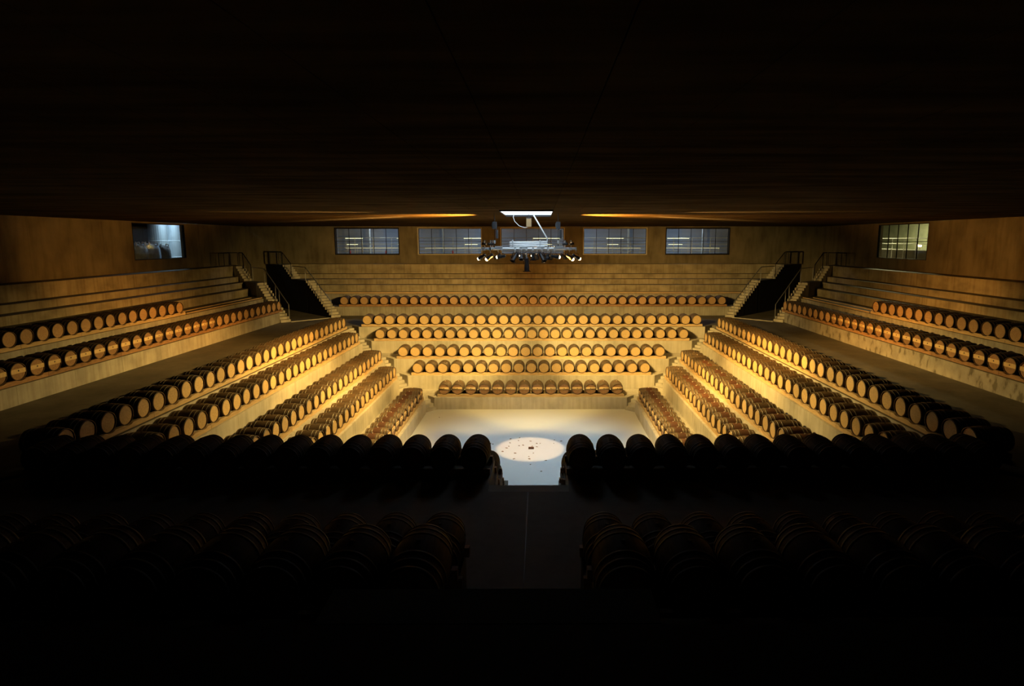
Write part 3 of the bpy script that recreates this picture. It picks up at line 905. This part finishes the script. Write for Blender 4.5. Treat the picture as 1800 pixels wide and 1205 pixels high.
# ------------------------------------------------------------------ rooms behind the windows
def room(name, x0, x1, y0, y1, z0, z1, m, open_side):
    """thin shell open towards the hall"""
    e = .1
    if open_side != 'y0': struct(MB().box(x0, x1, y0 - e, y0, z0, z1).build(name + '_near', m))
    if open_side != 'y1': struct(MB().box(x0, x1, y1, y1 + e, z0, z1).build(name + '_back', m))
    if open_side != 'x0': struct(MB().box(x0 - e, x0, y0, y1, z0, z1).build(name + '_left', m))
    if open_side != 'x1': struct(MB().box(x1, x1 + e, y0, y1, z0, z1).build(name + '_right', m))
    struct(MB().box(x0, x1, y0, y1, z0 - e, z0).build('floor', m))
    struct(MB().box(x0, x1, y0, y1, z1, z1 + e).build('ceiling', m))
def area(x, y, z, sx_, sy_, power, col, parent=None):
    l = bpy.data.lights.new('ceiling_lamp_light', 'AREA'); l.shape = 'RECTANGLE'; l.size = sx_; l.size_y = sy_; l.energy = power; l.color = col
    o = link('ceiling_lamp_light', l, parent, (x, y, z))
    return o
GY0, GY1 = W + .33, W + 6
room('wall_gallery', -18.5, 18.5, GY0, GY1, 7.2, 11.2, M['grey'], 'y0')
for x, nm in ((-13.5, 'first'), (-5, 'second'), (4.5, 'fourth'), (13, 'last')):
    t = thing('ceiling_lamp', 'flat white lamp on the gallery ceiling behind the %s far window' % nm, 'lamp', (x, GY0 + 2.2, 11.1), group='gallery ceiling lamps')
    MB().box(-1, 1, -.15, .15, .0, .1).build('case', M['white'], t)
    area(0, 0, -.02, 2, .3, 120, (.76, .86, 1.0), t)
def gallery_rail(x0, x1, y, z, label):
    t = thing('gallery_railing', label, 'railing', ((x0 + x1) / 2, y, z)); h = (x1 - x0) / 2
    for zz in (.65, .95, 1.26, 1.79):
        MB().tube((-h, 0, zz), (h, 0, zz), .026).build('rail', M['cream'], t)
    n = int((x1 - x0) / 1.35)
    for i in range(n + 1):
        MB().tube((-h + 2 * h * i / n, 0, 0), (-h + 2 * h * i / n, 0, 1.79), .022).build('post', M['cream'], t)
names = ['first', 'second', 'middle', 'fourth', 'last']
for x, nm in zip(WINX, names):
    gallery_rail(x - 3.2, x + 3.2, GY0 + 1.5, 7.6, 'white pipe railing behind the %s far window from the left' % nm)
    struct(MB().box(x - 3.47, x + 3.47, GY0, GY0 + 3, 7.2, 7.6).build('gallery_deck', M['shade_and_deck']))
def glint_bar(x0, x1, y, z, label, m='glint_yellow'):  # added glowing bar for the glint on the rails, not a lamp
    t = thing('rail_glint', label, 'lamp', ((x0 + x1) / 2, y, z)); h = (x1 - x0) / 2
    MB().box(-h, h, -.02, .02, .02, .045).build('case', M['white'], t)
    MB().tube((-h, 0, 0), (h, 0, 0), .018).build('tube', M[m], t)
    for q in (-h + .05, h - .05):
        MB().tube((q, .03, 7.6 - z), (q, .03, .03), .012).build('post', M['cream'], t)
for i, segs in enumerate((((-2.5, -1.0), (2.0, 2.6)), ((.9, 2.6),), ((0, 2.4),), ((-.5, 1.0),), ((-2.1, -.2),))):
    for q, (a, b) in enumerate(segs):
        x = WINX[i]
        side_ = '' if len(segs) == 1 else (' left' if q == 0 else ' right')
        glint_bar(x + a, x + b, GY0 + 1.8, 9.36, 'upper%s glowing rail-glint bar behind the %s far window' % (side_, names[i]))
        if q == 0:
            glint_bar(x - 2.55, x + 2.55, GY0 + 1.95, 8.5, 'long low glowing rail-glint bar behind the %s far window' % names[i], 'glint_dim')
        glint_bar(x + a + .1, x + b - .3 * (b - a), GY0 + 1.8, 8.83, 'lower%s glowing rail-glint bar behind the %s far window' % (side_, names[i]))
for i, dx in ((0, -.9), (1, -1.2), (3, 1.7), (4, 1.5)):
    o = MB().tube((0, 0, 0), (0, 0, 3.4), .1, 14).build('steel_column', M['tank'], None, (WINX[i] + dx, GY0 + 3.6, 7.2))
    tag(o, 'pale round column behind the %s far window from the left' % names[i], 'column')
for i, dx, nm in ((0, -1.85, 'left'), (0, 1.25, 'right'), (1, .05, 'only')):
    t = thing('fire_extinguisher', 'slim red extinguisher standing behind the %s far window, %s one' % (names[i], nm), 'extinguisher', (WINX[i] + dx, GY0 + .9, 7.6))
    MB().lathe([(.0, 0), (.06, 0), (.065, .05), (.065, .62), (.03, .72), (.0, .72)], 12, axis='z').build('cylinder', M['red'], t, smooth=True)
    MB().tube((0, 0, .7), (0, 0, .8), .015).box(-.01, .1, -.015, .015, .78, .81).build('valve', M['black'], t)
for i, dx in ((0, .6), (3, -.1), (4, -.7), (4, 2.3), (0, -.3)):
    t = thing('cluttered_box', 'small pale crate low behind the %s far window, %s' % (names[i], 'right of centre' if dx > 0 else 'left of centre'), 'crate', (WINX[i] + dx, GY0 + .7, 7.6))
    MB().box(-.22, .22, -.15, .15, 0, .3).build('case', M['white' if i else 'brown'], t)
    MB().box(-.235, .235, -.165, .165, .3, .34).build('lid', M['steel'], t)
for i, dx in ((3, .25), (4, -.55), (0, .1)):
    t = thing('desk_lamp', 'small glowing desk lamp low behind the %s far window' % names[i], 'lamp', (WINX[i] + dx, GY0 + 1.1, 7.6))
    MB().tube((0, 0, 0), (0, 0, .02), .07).tube((0, 0, .02), (0, 0, .34), .012).build('stand', M['black'], t)
    MB().lathe([(.03, .48), (.09, .36)], 12, axis='z').build('shade', M['steel'], t)
    MB().tube((0, 0, .36), (0, 0, .42), .03).build('bulb', M['tube'], t)

# left window: store room with bulk bags and steel tanks
room('wall_store', -W - 6, -W - .33, 8.5, 30, 7.0, 11.4, mat('store_wall', (.05, .055, .06), .9), 'x1')
t = thing('ceiling_lamp', 'cool lamp high in the store room behind the left window', 'lamp', (-W - 1.0, 18.2, 11.25))
MB().box(-.15, .15, -2, 2, .0, .1).build('case', M['white'], t)
area(0, 0, -.02, .3, 4, 300, (.62, .84, 1.0), t)
for i, (yy, r_) in enumerate(((18.2, .62), (19.47, .62), (20.75, .62), (22.05, .6))):
    t = thing('steel_tank', 'tall brushed steel wine tank behind the left window, %s from its left' % ORD[i], 'tank', (-W - 3.4 + .12 * i, yy, 7.0))
    MB().lathe([(.0, 0), (r_, 0), (r_, 4.0), (.0, 4.2)], 28, axis='z').build('shell', M['tank'], t, smooth=False)
    for zz in (.9, 2.1, 3.3):
        MB().lathe([(r_ + .001, zz), (r_ + .02, zz + .02), (r_ + .02, zz + .05), (r_ + .001, zz + .07)], 28, axis='z').build('band', M['steel'], t)
def bulk_bag(x, y, z, s, m, label):
    t = thing('bulk_bag', label, 'bag', (x, y, z))
    mb = MB(); n = 16
    prof = [(.46, 0), (.5, .15), (.52, .5), (.5, .9), (.44, 1.1), (.3, 1.2), (.0, 1.22)]
    vs = []
    for j, (r, h) in enumerate(prof):
        for i in range(n):
            a = 2 * PI * i / n
            sq = 1 / max(abs(math.cos(a)), abs(math.sin(a))) ** .7
            vs.append((r * sq * math.cos(a) * s, r * sq * math.sin(a) * s, (h + (.05 * math.sin(5 * a + j) if j > 3 else 0)) * s))
    fs = [(j * n + i, j * n + (i + 1) % n, (j + 1) * n + (i + 1) % n, (j + 1) * n + i) for j in range(len(prof) - 1) for i in range(n)]
    mb.add(vs, fs); mb.build('sack', m, t, smooth=True)
    for q in range(4):
        a = PI / 4 + q * PI / 2
        c, sn = math.cos(a) * .52 * s, math.sin(a) * .52 * s
        MB().path([(c, sn, 1.0 * s), (c * 1.02, sn * 1.02, 1.3 * s), (c * .75, sn * .75, 1.34 * s), (c * .7, sn * .7, 1.12 * s)], .03, 6).build('lifting_loop', M['white'], t)
bulk_bag(-W - 1.1, 12.25, 7.6, 1.1, M['bag'], 'pale woven bulk bag, nearer of two behind the left window')
bulk_bag(-W - 1.1, 13.5, 7.6, 1.1, M['bag'], 'pale woven bulk bag, farther of two behind the left window')
bulk_bag(-W - 1.2, 14.85, 7.6, 1.0, M['bagdark'], 'dark bulk bag beside the pale bags behind the left window')
struct(MB().box(-W - 3, -W - .33, 9, 24, 7.0, 7.6).build('store_deck', M['shade_and_deck']))

# right window: greenish plastered corridor with a railing and a bright lamp
room('wall_corridor', W + .33, W + 5, 8.5, 30, 7.0, 11.4, M['greenish'], 'x0')
t = thing('ceiling_lamp', 'lamp on the corridor ceiling behind the right window', 'lamp', (W + 2, 17, 11.2))
MB().box(-.15, .15, -1, 1, .0, .1).build('case', M['white'], t)
area(0, 0, -.02, .3, 2, 480, (1, .86, .42), t)
t = thing('gallery_railing', 'thin white railing behind the right window', 'railing', (W + 1.6, 15.5, 7.5))
for zz in (1.05, 1.45, 1.82):
    MB().tube((0, -5.5, zz), (0, 5.5, zz), .02).build('rail', M['white'], t)
for i in range(9):
    MB().tube((0, -5.4 + 1.35 * i, 0), (0, -5.4 + 1.35 * i, 1.82), .02).build('post', M['white'], t)
struct(MB().box(W + .33, W + 2.2, 8.6, 29, 7.0, 7.5).build('corridor_deck', M['concrete_top']))
struct(MB().box(W + 1.75, W + 1.9, 8.6, 29, 7.5, 8.5).build('wall_parapet', M['concrete_top']))
t = thing('wall_lamp', 'bright lamp glowing behind the right window near its right edge', 'lamp', (W + 2.2, 14.68, 8.78))
MB().box(-.02, .02, -.22, .22, -.06, .1).tube((0, 0, -1.27), (0, 0, -.05), .02).build('bracket', M['steel'], t)
MB().tube((-.04, -.2, .03), (-.04, .2, .05), .05).build('bulb', M['lens'], t)
o = MB().box(W + .7, W + 1.0, 17.6, 17.9, 7.5, 11.4).build('steel_pilaster', M['tank']); tag(o, 'upright pale steel strip at the left edge behind the right window', 'post')
